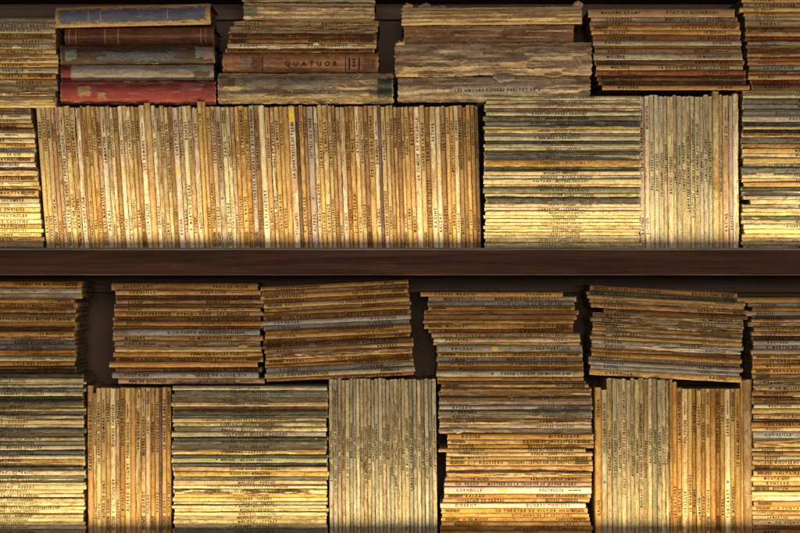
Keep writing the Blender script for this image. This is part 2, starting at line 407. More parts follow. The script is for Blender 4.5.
    def patch(s, part, u0, u1, v0, v1, mat, col, lift=0.0003, ragged=0.0, corner=2.0, nu=24, nv=7, wear=0.3, tear=0.0, stain=0.5, rag_sides='lrtb', curl=0.0):
        """a piece of other material lying on the spine; corner: superellipse power of its outline (2 is an ellipse)"""
        a = np.linspace(-1, 1, nu); b = np.linspace(-1, 1, nv)
        A, B = np.meshgrid(a, b)
        if corner < 40:
            r = np.maximum(np.abs(A), np.abs(B)); l = (np.abs(A) ** corner + np.abs(B) ** corner) ** (1 / corner)
            k = np.where(l > 1e-6, r / np.maximum(l, 1e-6), 1.0); A2, B2 = A * k, B * k
        else: A2, B2 = A.copy(), B.copy()
        if ragged:
            ja = ragged * s.rng.normal(size=nv); jb = ragged * s.rng.normal(size=nu)
            A2 = A2 + ja[:, None] * np.clip(-A if 'l' in rag_sides else 0 * A, 0, 1) ** 3 + s.rng.normal(size=nv)[:, None] * ragged * np.clip(A if 'r' in rag_sides else 0 * A, 0, 1) ** 3
            B2 = B2 + (jb[None, :] * np.clip(B if 't' in rag_sides else 0 * B, 0, 1) ** 3 + (s.rng.normal(size=nu) * ragged)[None, :] * np.clip(-B if 'b' in rag_sides else 0 * B, 0, 1) ** 3) * 2.5
        U = (u0 + u1) / 2 + A2 * (u1 - u0) / 2; Vn = np.clip((v0 + v1) / 2 + B2 * (v1 - v0) / 2, -1, 1)
        lf = lift + np.clip(-B if curl > 0 else B, 0, 1) ** 2 * abs(curl) * (0.6 + 0.5 * wob(A, s.rng, 3, 0.5, 3))
        P = s.on(U.ravel(), Vn.ravel(), lf.ravel())
        uv = dict(flat=np.stack([U.ravel(), Vn.ravel() * s.t / 2], -1), norm=np.stack([(A.ravel() + 1) / 2, B.ravel()], -1))
        return mesh_from(part, P, [grid_faces(nu, nv)], mat, s.root, uv, col, dict(wear=wear, tear=tear, stain=stain, seed=s.seed + 3))

def flap(b, at, w, vn, drop, out, name='torn_flap', col=(0.42, 0.33, 0.2), up=False, mat='tome_cover'):
    """a curled piece of paper hanging from the spine"""
    n, k = 9, 6
    V = []; base = b.on(np.linspace(at, at + w, n), np.full(n, vn), 0.0004)
    for j in range(k):
        f = j / (k - 1)
        for i in range(n):
            p = base[i]; e = (1 - abs(2 * i / (n - 1) - 1) ** 2 * 0.5) * (0.8 + 0.4 * b.rng.random())
            V.append((p[0] + 0.002 * f * math.sin(i), p[1] - out * math.sin(f * 2.2) * e, p[2] + (1 if up else -1) * drop * f * e))
    uv = [(v[0], v[2]) for v in V]
    return mesh_from(name, V, [grid_faces(n, k)], M[mat], b.root, dict(flat=uv, norm=[(0.5, 0.0)] * len(V)), col, dict(wear=0.1, tear=0.1, stain=0.5, seed=b.seed))
def peel(b, n, cols, sd, vmax=0.95):
    """layers of old lining paper still glued to a bare spine, their edges lifting"""
    r = random.Random(sd)
    for i in range(n):
        w = r.uniform(0.12, 0.62) * b.L; u0 = r.uniform(0.004, 0.99) * (b.L - w); h = r.uniform(0.10, 0.42); vc = r.uniform(-vmax + h / 2, vmax - h / 2)
        b.patch('paper_layer', u0, u0 + w, vc - h / 2, vc + h / 2, M['peel'], r.choice(cols), 0.0004 + 0.0005 * (i % 5), 0.02, 60, 60, 7, r.uniform(0, 0.25), r.uniform(0.0, 0.3), r.uniform(0.3, 0.9), curl=r.choice([-1, 1, 1]) * r.uniform(0.0004, 0.0022))

def thing(name, label, cat, group, loc, rot=None):
    o = bpy.data.objects.new(name, None); COL.objects.link(o); o.empty_display_size = 0.01
    o.location = loc
    if rot is not None: o.rotation_euler = rot
    o['label'] = label; o['category'] = cat
    if group: o['group'] = group
    return o

ONES = ['', 'first', 'second', 'third', 'fourth', 'fifth', 'sixth', 'seventh', 'eighth', 'ninth', 'tenth', 'eleventh', 'twelfth', 'thirteenth',
        'fourteenth', 'fifteenth', 'sixteenth', 'seventeenth', 'eighteenth', 'nineteenth']
TENS = {2: ('twentieth', 'twenty'), 3: ('thirtieth', 'thirty'), 4: ('fortieth', 'forty'), 5: ('fiftieth', 'fifty'), 6: ('sixtieth', 'sixty')}
def nth(i):
    if i < 20: return ONES[i]
    a, b = divmod(i, 10)
    return TENS[a][0] if b == 0 else TENS[a][1] + '-' + ONES[b]

AUTH = ['CORNEILLE', 'RACINE', 'MOLIÈRE', 'VOLTAIRE', 'CHATEAUBRIAND', 'DIDEROT', 'VICTOR HUGO', 'BALZAC', 'LAMARTINE', 'A. DE MUSSET', 'BOILEAU', 'LA FONTAINE',
        'ROUSSEAU', 'A. DE VIGNY', 'STENDHAL', 'MICHELET', 'FÉNELON', 'RONSARD', 'BOSSUET', 'MARIVAUX', 'MONTAIGNE', 'BUFFON', 'DU BELLAY', 'LESAGE', 'P. MÉRIMÉE', 'RABELAIS', 'PASCAL']
TITL = ['ŒUVRES CHOISIES', 'POÉSIES CHOISIES', 'LES MARTYRS', 'CONTES CHOISIS', 'LES TRAGIQUES', 'PAGES CHOISIES', 'LETTRES CHOISIES', 'ATHALIE', 'ESTHER', 'RODOGUNE', 'NICOMÈDE',
        'MITHRIDATE', 'BAJAZET', 'IPHIGÉNIE', 'LE MISANTHROPE', 'GEORGE DANDIN', 'LES CHÂTIMENTS', 'MÉDITATIONS POÉTIQUES', 'ESSAIS', 'LES CARACTÈRES', 'L\'AVARE', 'SERTORIUS', 'LE CID']

COUNT = dict(n=0)
def make_book(kind, c, flags, author, title, L, t, label, cat, group, loc, rot, upright, tone=(1, 1, 1)):
    COUNT['n'] += 1; seed = COUNT['n'] * 13 + 5
    name = {'paperback': 'paperback', 'pale': 'pale_paperback', 'torn': 'torn_paperback', 'booklet': 'booklet'}[kind]
    root = thing(name, label, cat, group, loc, rot)
    rng = random.Random(seed)
    torn = 'X' in flags
    tear = 0.85 if torn else rng.uniform(0.0, 0.30) if kind != 'booklet' else rng.uniform(0.15, 0.55)
    col = np.array(PAL[c]) * rng.uniform(0.82, 1.14) * np.array([1, rng.uniform(0.95, 1.04), rng.uniform(0.82, 1.12)]) * (np.array(tone) if c not in 'wlgsk' else 1.0)
    if kind == 'booklet':
        if upright: col = 0.5 * col + 0.5 * np.array((0.36, 0.315, 0.225))
        b = Book(root, L, t, 0.105 + rng.uniform(-.004, .004), seed, upright, 0.0010, 4.0, 34, 7, tear * 0.9, rough=0.0004 if not torn else 0.0012, bow=0.0003)
        b.cover(M['booklet_cover'], col, wear=rng.uniform(0.15, 0.7) if c not in 'sk' else rng.uniform(0.0, 0.3), tear=tear, stain=rng.uniform(0.3, 0.9))
    else:
        b = Book(root, L, t, 0.105 + rng.uniform(-.004, .004), seed, upright, 0.0013, 4.0, 26 if not torn else 60, 7 if not torn else 11, tear, rough=0.0014 if torn else 0.00012, bow=0.0003)
        w = {'w': 0.08, 'l': 0.08, 'g': 0.2}.get(c, rng.uniform(0.15, 0.5))
        b.cover(M['paper_cover'], col, wear=w if not torn else 0.7, tear=tear if c not in 'wl' or torn else 0.1, stain=rng.uniform(0.35, 1.0))
    b.pages()
    px = S
    if (torn and rng.random() < 0.6) or rng.random() < 0.05:
        ww = rng.uniform(5, 16) * px
        flap(b, rng.uniform(0.05, 0.85) * L, ww, rng.choice([-0.7, 0.2, 0.7]), t * rng.uniform(0.35, 0.8), rng.uniform(0.001, 0.003), col=tuple(np.array((0.50, 0.40, 0.24)) * rng.uniform(0.7, 1.15)), up=rng.random() < 0.4, mat='booklet_cover')
    fade = rng.uniform(0.0, 0.26) + (0.25 if torn else 0)
    if kind == 'booklet':
        if 'N' not in flags:
            txt = author or '~'
            if txt == '~': txt = rng.choice(AUTH) + ' : ' + rng.choice(['ŒUVRES CHOISIES', 'PAGES CHOISIES', 'ŒUVRES CHOISIES', 'POÉSIES', 'THÉÂTRE', 'CONTES', 'LETTRES', 'MÉMOIRES', 'LES ORIGINES DE LA FRANCE CONTEMPORAINE', 'EXTRAITS', 'DISCOURS', 'TRAGÉDIES', 'ROMANS ET NOUVELLES'])
            st = b.L * (rng.uniform(0.46, 0.55) if not upright else rng.uniform(0.48, 0.60))
            b.lettering('title_lettering', txt, min(t * 0.54, 2.5 * px) * rng.uniform(0.85, 1.0), st, 'c', 0.14, 0.28, rng.uniform(-0.1, 0.1), 'faint_ink', fade * 0.8, 0.95, maxw=L * 0.66)
        return root
    small = 'Z' in flags
    h = min(t * 0.52, (2.55 if not upright else 2.6) * px) * (0.8 if small else 1)
    flip = 'F' in flags
    lt = rt = 0.0
    if 'T' in flags: b.stamp(3.5 * px, 15 * px, 3, 0, fade); lt = 18 * px
    if 'R' in flags: b.stamp(L - 17 * px, 13 * px, 3, 0, fade); rt = 12 * px
    if 'N' not in flags:
        a = author if author != '~' else rng.choice(AUTH)
        ti = title if title != '~' else rng.choice(TITL)
        sq = rng.uniform(0.85, 1.05)
        if flip: a, ti = ti, a
        a_end = lt + 4 * px
        if a:
            at = max(lt + 4 * px, rng.uniform(11, 16) * px) if not upright else max(lt + 4 * px, rng.uniform(14, 24) * px)
            tr = rng.uniform(0.12, 0.28); mw = L * (0.33 if ti else 0.8)
            b.lettering('author_lettering', a, h, at, 'l', tr, 0, 0, 'ink', fade, sq, flip, maxw=mw)
            ln = GL.line(a, h, tr, 0, sq); a_end = at + min(ln[2] if ln else 0, mw) + 5 * px
        if ti:
            sub = rng.random() < 0.4 and not small and not flip and len(ti) < 18
            end = L - max(rt + 3 * px, rng.uniform(10, 18) * px)
            if sub: b.stamp(end - 14 * px, 14 * px, 1, 0, fade + 0.1, 0.22); end -= 18 * px
            spot = ('B' in flags or 'Y' in flags) and not a
            b.lettering('title_lettering', ti, h, end, 'r', rng.uniform(0.10, 0.24), 0, 0, 'ink', fade, sq, flip, maxw=min(L * 0.6, end - a_end) if not spot else L * (0.48 if not upright else 0.34))
    if 'Y' in flags:
        uu = L * (0.40 if not upright else 0.55); 
        if 'J' in flags: b.patch('yellow_sticker', L - 17 * px, L - 1.5 * px, -0.85, 0.85, M['patch'], (0.56, 0.42, 0.06), 0.0002, 0.03, 8)
        else: b.patch('yellow_spot', uu - 3.5 * px, uu + 3.5 * px, -0.6, 0.6, M['patch'], (0.56, 0.40, 0.10), 0.0002, 0.03, 4)
    if 'B' in flags:
        uu = L * 0.36 if upright else L * 0.38
        b.patch('blue_dot', uu - 1.3 * px, uu + 1.3 * px, -0.45, 0.45, M['patch'], (0.07, 0.09, 0.22), 0.0002)
    return root

FEAT = [('J', 'with yellow sticker'), ('Y', 'with yellow spot'), ('B', 'with blue dot'), ('X', 'with torn spine'), ('TR', 'with two stamps'), ('T', 'with end stamp'), ('R', 'with end stamp'), ('N', 'with blank spine')]
def feature(flags, kind, seed):
    for f, w in FEAT:
        if all(q in flags for q in f): return w
    if 'N' in flags: return 'with blank spine'
    return random.Random(seed).choice(['with black lettering', 'with worn lettering']) if kind != 'booklet' else random.Random(seed).choice(['with faint lettering', 'with rubbed lettering', 'with worn edges'])

def kind_of(c, flags, default):
    if default == 'booklet': return 'booklet'
    if 'X' in flags: return 'torn'
    if c in 'wgl': return 'pale'
    return 'paperback'
CATS = dict(paperback='paperback', pale='paperback', torn='paperback', booklet='booklet')

def stack(rows, x0, x1, bottom, phrase, group, default='paperback', tilt=0.0, pivot=None, jit=1.6, shift=None, ends=('top', 'bottom'), tone=(1, 1, 1)):
    """books lying flat. rows: 'y colour flags [x0 x1]|author|title', from the top down"""
    recs = [r.strip() for r in rows.strip().split('\n') if r.strip()]
    P = []
    for r in recs:
        a = (r.split('|') + ['~', '~'])[:3] if '|' in r else [r, '~', '~']
        f = a[0].split()
        P.append((float(f[0]), f[1], (f[2] if len(f) > 2 and not f[2].lstrip('-').replace('.', '').isdigit() else ''), [float(q) for q in f[2:] if q.lstrip('-').replace('.', '').isdigit()], a[1].strip(), a[2].strip()))
    n = len(P)
    rg = random.Random(len(rows) + n)
    for i, (y, c, flags, xs, au, ti) in enumerate(P):
        yb = P[i + 1][0] if i + 1 < n else bottom
        sh = shift(y) if shift else 0
        a, b = (xs if len(xs) == 2 else (x0 + sh + rg.uniform(-jit, jit), x1 + sh + rg.uniform(-jit, jit)))
        kind = kind_of(c, flags, default)
        k = i + 1 if (i < n / 2 or len(ends) == 1) else n - i
        lab = f"{CNAME[c]} {CATS[kind]} {feature(flags, kind, i)}, {nth(k)} from {ends[0] if (i < n / 2 or len(ends) == 1) else ends[1]} of {phrase}"
        t = (yb - y) * S * 0.985
        loc = Vector((X((a + b) / 2), rg.uniform(-1.9, 2.0) * S * (1.0 if default != 'booklet' else 1.3), Z(yb)))
        rot = [0, rg.uniform(-0.0012, 0.0012) if not tilt else rg.uniform(-0.004, 0.004), rg.uniform(-0.012, 0.012)]
        if tilt:
            pv = Vector((X(pivot[0]), 0, Z(pivot[1]))); R = Matrix.Rotation(tilt, 4, 'Y')
            loc = pv + R @ (loc - pv); rot[1] += tilt
        make_book(kind, c, flags, au, ti, (b - a) * S, t, lab, CATS[kind], group, loc, rot, False, tone)

def row(rows, x0, x1, base, h, phrase, group, default='paperback', lean=(0, 0), tone=(1.02, 1.06, 1.22)):
    """books standing, spines out. rows: 'width colour flags [height]|author|title', from left to right"""
    recs = [r.strip() for r in rows.strip().split('\n') if r.strip()]
    P = []
    for r in recs:
        a = (r.split('|') + ['~', '~'])[:3] if '|' in r else [r, '~', '~']
        f = a[0].split()
        num = [float(q) for q in f[2:] if q.replace('.', '').isdigit()]
        kd = 'booklet' if '*' in f[1] else default
        P.append((float(f[0]), f[1].replace('*', ''), (f[2] if len(f) > 2 and not f[2].replace('.', '').isdigit() else ''), num[0] if num else None, a[1].strip(), a[2].strip(), kd))
    tot = sum(p[0] for p in P); k = (x1 - x0) / tot
    x = x0; n = len(P); rg = random.Random(n * 7)
    for i, (w, c, flags, hh, au, ti, kd) in enumerate(P):
        w *= k
        f = (x + w / 2 - x0) / (x1 - x0)
        ang = math.radians(lean[0] + (lean[1] - lean[0]) * f + rg.uniform(-0.08, 0.08))
        L = ((hh or h) + (rg.uniform(-1.3, 1.0) if not hh else 0)) * S
        kind = kind_of(c, flags, kd)
        j = i + 1 if i < n / 2 else n - i
        lab = f"{CNAME[c]} {CATS[kind]} {feature(flags, kind, i)}, {nth(j)} from {'left' if i < n / 2 else 'right'} in {phrase}"
        loc = Vector((X(x + w / 2), rg.uniform(-1.3, 2.0) * S, Z(base)))
        make_book(kind, c, flags, au, ti, L, w * S * 0.985 * math.cos(ang), lab, CATS[kind], group, loc, (0, math.radians(-90) - ang, 0), True, tone)
        x += w

# ------------------------------------------------------------------ the bookcase
BASE1, BASE2 = 250.2, 534.5
FRONT, BACK = -0.085, 0.150
case = thing('bookcase', 'dark brown wooden bookcase with deep shelves holding all the old books', 'bookcase', None, (0, BACK, Z(BASE2) - 0.03))
def local(*a):
    x0, x1, y0, y1, z0, z1 = a
    return x0, x1, y0 - BACK, y1 - BACK, z0 - (Z(BASE2) - 0.03), z1 - (Z(BASE2) - 0.03)
XW = 0.98
kz = (D + FRONT) / D
z1t = (266.5 - 250.0) * S * kz           # top of the middle shelf
TH = 25.0 * S * kz
SHELF = dict(top=(z1t, z1t - TH), upper=(z1t + 284 * S, z1t + 284 * S - TH), low=(Z(BASE2), Z(BASE2) - TH))
for key in ('upper', 'top', 'low'):
    a, b = SHELF[key]
    sh = bevel_box('shelf', *local(-XW, XW, FRONT, BACK - 0.013, b, a), M['shelf_wood'], case, 0.0012)
    # slim metal lip on the front edge that hides the lamp strip
    st = bevel_box('edge_strip', *local(-XW, XW, FRONT - 0.0008, FRONT + 0.0008, a - 0.0003, a + 0.0010), M['strip'], sh, 0.0004)
    st.matrix_parent_inverse = Matrix.Identity(4); 
    bevel_box('lit_worn_edge', *local(-XW, XW, FRONT - 0.0006, FRONT + 0.0016, b - 0.0003, b + 0.0010), M['lit_worn_edge'], sh, 0.0003)  # edge wear, with the bright line along the edge painted in as lighter wood
    gd = bevel_box('lamp_guard', *local(-XW, XW, FRONT + 0.0230, FRONT + 0.0240, a + 0.0002, a + 0.0027), M['guard'], sh, 0.0003)
bevel_box('back_panel', *local(-XW, XW, BACK - 0.006, BACK + 0.006, SHELF['low'][1], SHELF['upper'][0]), M['panel_wood'], case, 0)
bevel_box('rail', *local(-XW, XW, BACK - 0.022, BACK - 0.008, -27.5 * S, SHELF['top'][1] - 0.0005), M['rail_wood'], case, 0.0012)
bevel_box('rail', *local(-XW, XW, BACK - 0.022, BACK - 0.008, 259.0 * S, SHELF['upper'][1] - 0.0005), M['rail_wood'], case, 0.0012)
for k in range(2):
    x = -XW - 0.02 if k == 0 else XW
    bevel_box('side_panel', *local(x, x + 0.02, FRONT, BACK, SHELF['low'][1], SHELF['upper'][0]), M['shelf_wood'], case, 0.001)

# ------------------------------------------------------------------ upper shelf
stack('''
18 l N -90 56||
22.7 c||LETTRES DU BRAVE
28 g||DISCOURS SUR LA FOI
33.2 o R
38.5 c
43.8 g X||MORCEAUX CHOISIS
49 t||L'ART POÉTIQUE
54.4 t||LES AVENTURES
58.8 c||LETTRES À ÉMILIE
63 o||TRAGÉDIES
67.4 g||DE L'ART POÉTIQUE
73.4 o R||THÉÂTRE
78.6 o X -90 57
85.6 o X -92 58||LE BUREAU
91 o X -90 56
97 y XN -90 57||
''', -92, 57, 107.6, 'the corner stack beside the hardbacks', 'paperbacks stacked at the upper left corner', tone=(1.0, 0.93, 0.82))
stack('''
108 t R
114 g
119 t
123 o
128 d
132 c||CHARLES
138 c||LETTRES
143 o
147.5 g||POÉSIES
152 c
157 t R||ATHALIE
162 g
167 b
170 c X||
176 b R
181 c||LE CID
185.6 o
190 t R
196 o
198 g
203 c
207 y||ŒUVRES CHOISIES
212.5 y||LES SPECTACLES
219 c
224 o
228.5 y
232.5 y||CINNA
237 b
241.5 p N -102 43||
247.4 d N -104 47||
''', -112, 32, 250.2, 'stack left of the long row', 'paperbacks stacked beside the long upright row', shift=lambda y: (y - 108) * 0.088)
ROW1 = '''
4.7 t|RACINE|PHÈDRE
4.5 t|VERLAINE|FÊTES GALANTES
4.5 t T|SAINT-SIMON|MÉMOIRES
4 o|LACLOS|~
4.4 t|BOILEAU|LE LUTRIN
5.3 c T|ALFRED DE VIGNY|POÉSIES CHOISIES
5.3 t|VICTOR HUGO|LES ORIENTALES
5 o TX|MARMONTEL|CONTES MORAUX
5.5 w XB|~|
2.6 b|LESAGE|
4 o|FRANÇOIS VILLON|BALLADES
3.8 o|ÉMILE|~
4.5 o|~|~
4.8 t T|LES MORALISTES|~
6 w|PASCAL|LAMARTINE
3.5 c X|NODIER|~
3.7 c|P. LOTI|~
4.5 b|VOLTAIRE|ZADIG
4.5 c Y|TAINE|VILLON
4 c|A. DAUDET|LES CONTES
4.3 c|J.-J. ROUSSEAU|LES PROVINCIALES
4.5 t|BALZAC|LES CHOUANS
4 b T|BALZAC|UN ROMAN
5.5 c|COURTELINE|LES ROMANS
6.2 o N 148||
4.5 c|CORNEILLE|CINNA
4.2 t X|CORNEILLE|~
4.5 t|ÉMILE|OU L'ÉDUCATION
4 t||CHRONIQUEURS FRANÇAIS DU MOYEN ÂGE
3.8 b|PAUL VALÉRY|POÉSIES
6 w Y|RACINE|L'ART POÉTIQUE
4.5 c X|LE ROMAN|~
5 c|A. MARTIN DU GARD|~
4.5 t|ÉTUDES|~
6 c X|BUFFON|L'AVARE
4 o 149||LA VIE
4 o 149|SALAMMBÔ|
4.5 o T|FUSTEL DE COULANGES|LA CITÉ
5 t TR|CHARLES|LETTRES CHOISIES
5.4 g B||LA CHANSON DE ROLAND
5.2 c TR|VOLTAIRE|ZADIG
4 w X|CORNEILLE|POLYEUCTE
4 t|CORNEILLE|CINNA
4 o|CHATEAUBRIAND|CONTES CHOISIS
5.5 o TR|J. B. RACINE|LES TRAGIQUES
5 o|~|CONTES ET NOUVELLES
5 g TR||LE THÉÂTRE FRANÇAIS AU MOYEN ÂGE
4.5 b|RONSARD|~
6.5 w|LES PLAIDEURS|
4.5 o|DU BELLAY|~
4.7 c X|VICTOR HUGO|ODES ET BALLADES
4.7 o|CHATEAUBRIAND|LES MARTYRS
4.3 o|MARIVAUX|~
5.2 o N||
6.8 w YJ|STENDHAL|LA CHARTREUSE DE PARME
3.5 d||ENCYCLOPÉDIE
4.5 o|P. DE RONSARD|ODES
4 b|BALZAC|LE ROMAN
6 g B|ALFRED|LETTRES DE L'ABBÉ
4.5 c X|R. MARTIN DU GARD|~
4.5 o|VERLAINE|~
5 t|CORNEILLE|LE MENTEUR
4.4 t|CHATEAUBRIAND|LES MARTYRS
4 b|BOILEAU|SATIRES ET ÉPÎTRES
4 t|TAINE|PHILOSOPHES
5 w X|LES CIEUX|
4 b|VOLTAIRE|CRITIQUES ET POÉTIQUES
5.5 o|J.-J. ROUSSEAU|ÉMILE
4.6 c|RACINE|ATHALIE
4.6 t|CORNEILLE|RODOGUNE
4.2 b T|~|~
5.5 o||ÉCRITS D'UN DE VOLTAIRE
4.6 w|BALZAC|DOMINIQUE
3.2 v|CORNEILLE|
4.4 t|BENJAMIN CONSTANT|ADOLPHE
4 t|LAMENNAIS|~
3.4 b|~|~
4 o||ENCYCLOPÉDIE
3.8 b||LETTRES SUR L'ÉCOLE
3.5 o T|~|~
4.6 o|COLOMBA|POÉSIES CHOISIES
5 o|MAROT|~
6 c||LA COMÉDIE AU XVII SIÈCLE
4.8 t T||CONTES DE LA TABLE
5 b|CHRÉTIEN DE TROYES|ROMANS
5.6 w|RACINE|ESTHER
5 c Y|BALZAC|
5 b|LES POÈTES|~
4 o|MUSSET|~
4.2 o|LAMARTINE|MÉDITATIONS POÉTIQUES
4.5 w|CORNEILLE|NICOMÈDE
4.5 b|MOLIÈRE|~
3.8 b|ŒUVRES|CHOISIES
4 o|P.-J. SOUFFLÉ|~
3.8 b|~|ŒUVRES CHOISIES
4 d|~|~
'''
row(ROW1, 46.5, 481.5, BASE1, 144.5, 'the long upright row', 'paperbacks standing in the long row', lean=(4.3, 1.5))
stack('''
96 e
100 e
104 p
108 e
111.5 g
116 s
121 s
126.3 t
129 c
133 g
136 g
140.5 s
144 n
147 e
151.5 k
154 n
159.5 b
166.5 s
171 p
175 e
179 e
184 t
187.6 s
193 e
197.5 k
203 e
207 g
211 y
215 e
218.6 y
222 y
225.5 g
229 y
232 y
235.4 e
239 y
242.6 y
246.4 n
''', 484, 641, 250.2, 'the booklet stack beside long row', 'thin booklets stacked beside the long row', 'booklet', jit=1.5)
row('''
5.5 p|RACINE|~
4.5 c
5 e*
4.5 e*
4.5 n*
4 p*
5.5 t* X
4 g*
4.5 n*
4.5 e*
4.5 n*
4 c*
5 n*
4 p*
4.5 n*
4.5 n*
6.5 t N 159||
3.5 b*
6 t|RACINE|~
4 p|BAJAZET|
6 w X 157||
''', 640.5, 739.5, BASE1, 155, 'the upright row between booklet stacks', 'booklets standing between two booklet stacks', lean=(0.6, 0.3))
stack('''
90 t
94 g
98 s
104 e
109 k
111 e
115.5 g
122 s
126 t
129.3 k
133 b
137 s
143 b
148 o
153 c
157.5 t
163.5 e
167 s N||
173.5 e
178 t
182 o
186.6 k
190.6 e
195.6 n
199.5 c N 750 905||
204 g
208 e
212 y
215.6 s
219.6 e
224 c
229 y
234 y
238 y
241.5 e
245 g
''', 742, 899, 250.2, 'the upper right-edge booklet stack', 'thin booklets stacked at the upper right edge', 'booklet')
stack('''
9 p 588 735|MADAME ADAMS|ÉTAT DU RICHEMONT
16.8 g 591 738|LABRUYÈRE|MÉDITATIONS ET PENSÉES
21.8 o|CORNEILLE|L'ILLUSION COMIQUE
25.8 t TR|LESAGE|GIL BLAS DE SANTILLANE
30 o|P. BOURGET|LE DISCIPLE
34.8 b|CHATEAUBRIAND|LES MARTYRS
40.8 g|RACINE|ATHALIE
45.6 b|~|
48.8 t|RACINE|ESTHER
53.6 g|MOLIÈRE|LE MISANTHROPE
60.2 d|BALZAC|ANDROMAQUE
65 p|MOLIÈRE|LE BOURGEOIS GENTILHOMME
70.2 r|LESAGE|TURCARET
76.4 d TR|~|~
80.8 d TR|~|~
85.2 b 602 750|MOLIÈRE|~
''', 589, 738, 90, 'the stack right of torn tomes', 'paperbacks stacked beside the torn tomes', shift=lambda y: (y - 10) * 0.12, tone=(0.95, 0.82, 0.67))
stack('''
-2 t
2.6 p|VAUVENARGUES|~
7.4 c 739 888
12 o|P. RACINE|~
16 g
20.4 y
27 d
31.4 t||LETTRES DE FÉNELON
36.2 r
41 g X
45 t
48 r||~
53 p|LITTÉRATURE|~
57 r
61 b
65.4 l
71 b
75 p|BRUMES|~
79.6 r
84 d 751 899
''', 743, 892, 90, 'the stack in upper right corner', 'paperbacks stacked at the upper right corner', shift=lambda y: y * 0.07, tone=(0.95, 0.82, 0.67))

# ------------------------------------------------------------------ lower shelf
stack('''
281 o R -66 82||POÈMES DE MALHERBE
287.6 g NF -65 82||
293.2 g NF -65 82||
298.8 o R||ÉDUCATION
302.8 o R||ODES ET HYMNES CHOISIS
308 b||LES MARTYRS
312.3 d B
316.8 t R||CHRONIQUEURS FRANÇAIS DU MOYEN ÂGE
321.8 o N||
326.8 d||ATHALIE
331.4 o
336 o XR||CONTES DU XVIII SIÈCLE
340.4 l||RACINE ET SHAKESPEARE
345 l||SUITE CINQ-MARS
349.4 b
352.6 o||TROIS ROMANS
356.4 g||SCÈNES
361 b||L'ÎLE DES ESCLAVES
366 d
369.4 d||POÈMES TRAGIQUES
''', -72, 76, 373.8, 'the stack on left-edge booklets', 'paperbacks stacked on the left-edge booklets', tone=(0.95, 0.82, 0.67))
stack('''
374 s -69 84
378 e -68 84
381.6 c
384 g
387.4 s
391.6 e
396 s
400 k
404.6 y
408 t
411 s
415.4 g X
419.6 t
424 e
428.6 s
433 t
437 e
440.4 s
445 e
450 k
455 e
458.6 b
462.4 y
466 k
469.6 c
475 s
478.6 y
482 e
484.6 y
489.6 e
493.6 y
498 e
502 y
506 e
509.6 y
513.8 e
518 y
522 e
526 y
529.6 n
''', -70, 85, 534.5, 'the left-edge booklet stack', 'thin booklets stacked at the left edge', 'booklet')
row('''
5.2 o 149||PAGES CHOISIES DE BOSSUET
3.2 c X 142|RACINE|~
4.2 c|FÉNELON|LES AVENTURES DE TÉLÉMAQUE
4.6 p|ALFRED DE VIGNY|CINQ-MARS
4.2 t T|RACINE|BAJAZET
5 c T|P.-L. COURIER|ŒUVRES CHOISIES
4 t X|SCARRON|~
4.4 b|J. MICHELET|HISTOIRE DE FRANCE
5.5 c|ALFRED DE VIGNY|POÉSIES CHOISIES
5 o N||
4.4 o X||LES MARTYRS
5 t T|DIDEROT|ŒUVRES CHOISIES
4 c R|VOLTAIRE|CONTES
4.4 o T||ENCYCLOPÉDIE
4 t|~|NAPOLÉON ET LES POÈTES
2.4 v N||
4.5 t T|DIDEROT|LE NEVEU DE RAMEAU
4 b TR|VICTOR HUGO|~
''', 88, 171, BASE2, 147, 'the lower ochre upright row', 'paperbacks standing beside the left-edge booklets', lean=(0.3, 0.1), tone=(0.98, 0.93, 0.84))
stack('''
283 o 111 258|BAUDELAIRE|PARIS EN PROSE
290.4 c 115 261|CORNEILLE|RODOGUNE
295 d 115 262||SON HISTOIRE DE RACINE À FABRE
299.8 t|RACINE|MITHRIDATE
304.2 b|CHATEAUBRIAND|LES MARTYRS
307.6 t|MOLIÈRE|LE GRAND CID
311.4 t|CHATEAUBRIAND|ATALA - RENÉ - LES NATCHEZ
316.4 b T|FÉNELON|TRAITÉ DE L'EXISTENCE
321.2 o|MOLIÈRE|GEORGE DANDIN
325.6 b||HISTOIRE ET PORTRAITS D'UN CHEF
329.2 l B 113 260||LA POÉSIE BAROQUE 1560-1640
335.6 t|MOLIÈRE|LE MISANTHROPE
340.8 t X|VOLTAIRE|LETTRES
346.4 c XN||
352 o||FÉNELON ET LES FABLES
356.8 b TR|SAINTE-BEUVE|CHATEAUBRIAND ET SON GROUPE
361.8 o N 109 258||
367.2 d R||LA LITTÉRATURE MORALE DU MOYEN ÂGE
372 l 112 259|VOLTAIRE|LE SIÈCLE DE LOUIS XIV
378.2 p 118 265|MME DE RUTLAND|JEAN CHRISTOPHE
''', 114, 262, 384.0, 'the level stack beside dark gap', 'paperbacks in the level stack beside the gap', tone=(0.95, 0.82, 0.67))
stack('''
386 e
390 s
394.4 e
398 t
402 p
406 b
410 k
414.6 s
418 t
422 e
427 c
431.4 e
436.6 k
440.4 s
444.4 t
449.6 o X
454.4 k
457.4 n
462.6 k
466.4 t
471 o
476 s
480 t
485 c
488.4 d X
494 o
497.4 y
501.4 e
505 y
508.4 e
512 y
515.6 e
519.4 y
524 e
528.6 s
''', 172.5, 328, 534.5, 'the lower middle booklet stack', 'thin booklets stacked between two upright rows', 'booklet', jit=1.5)
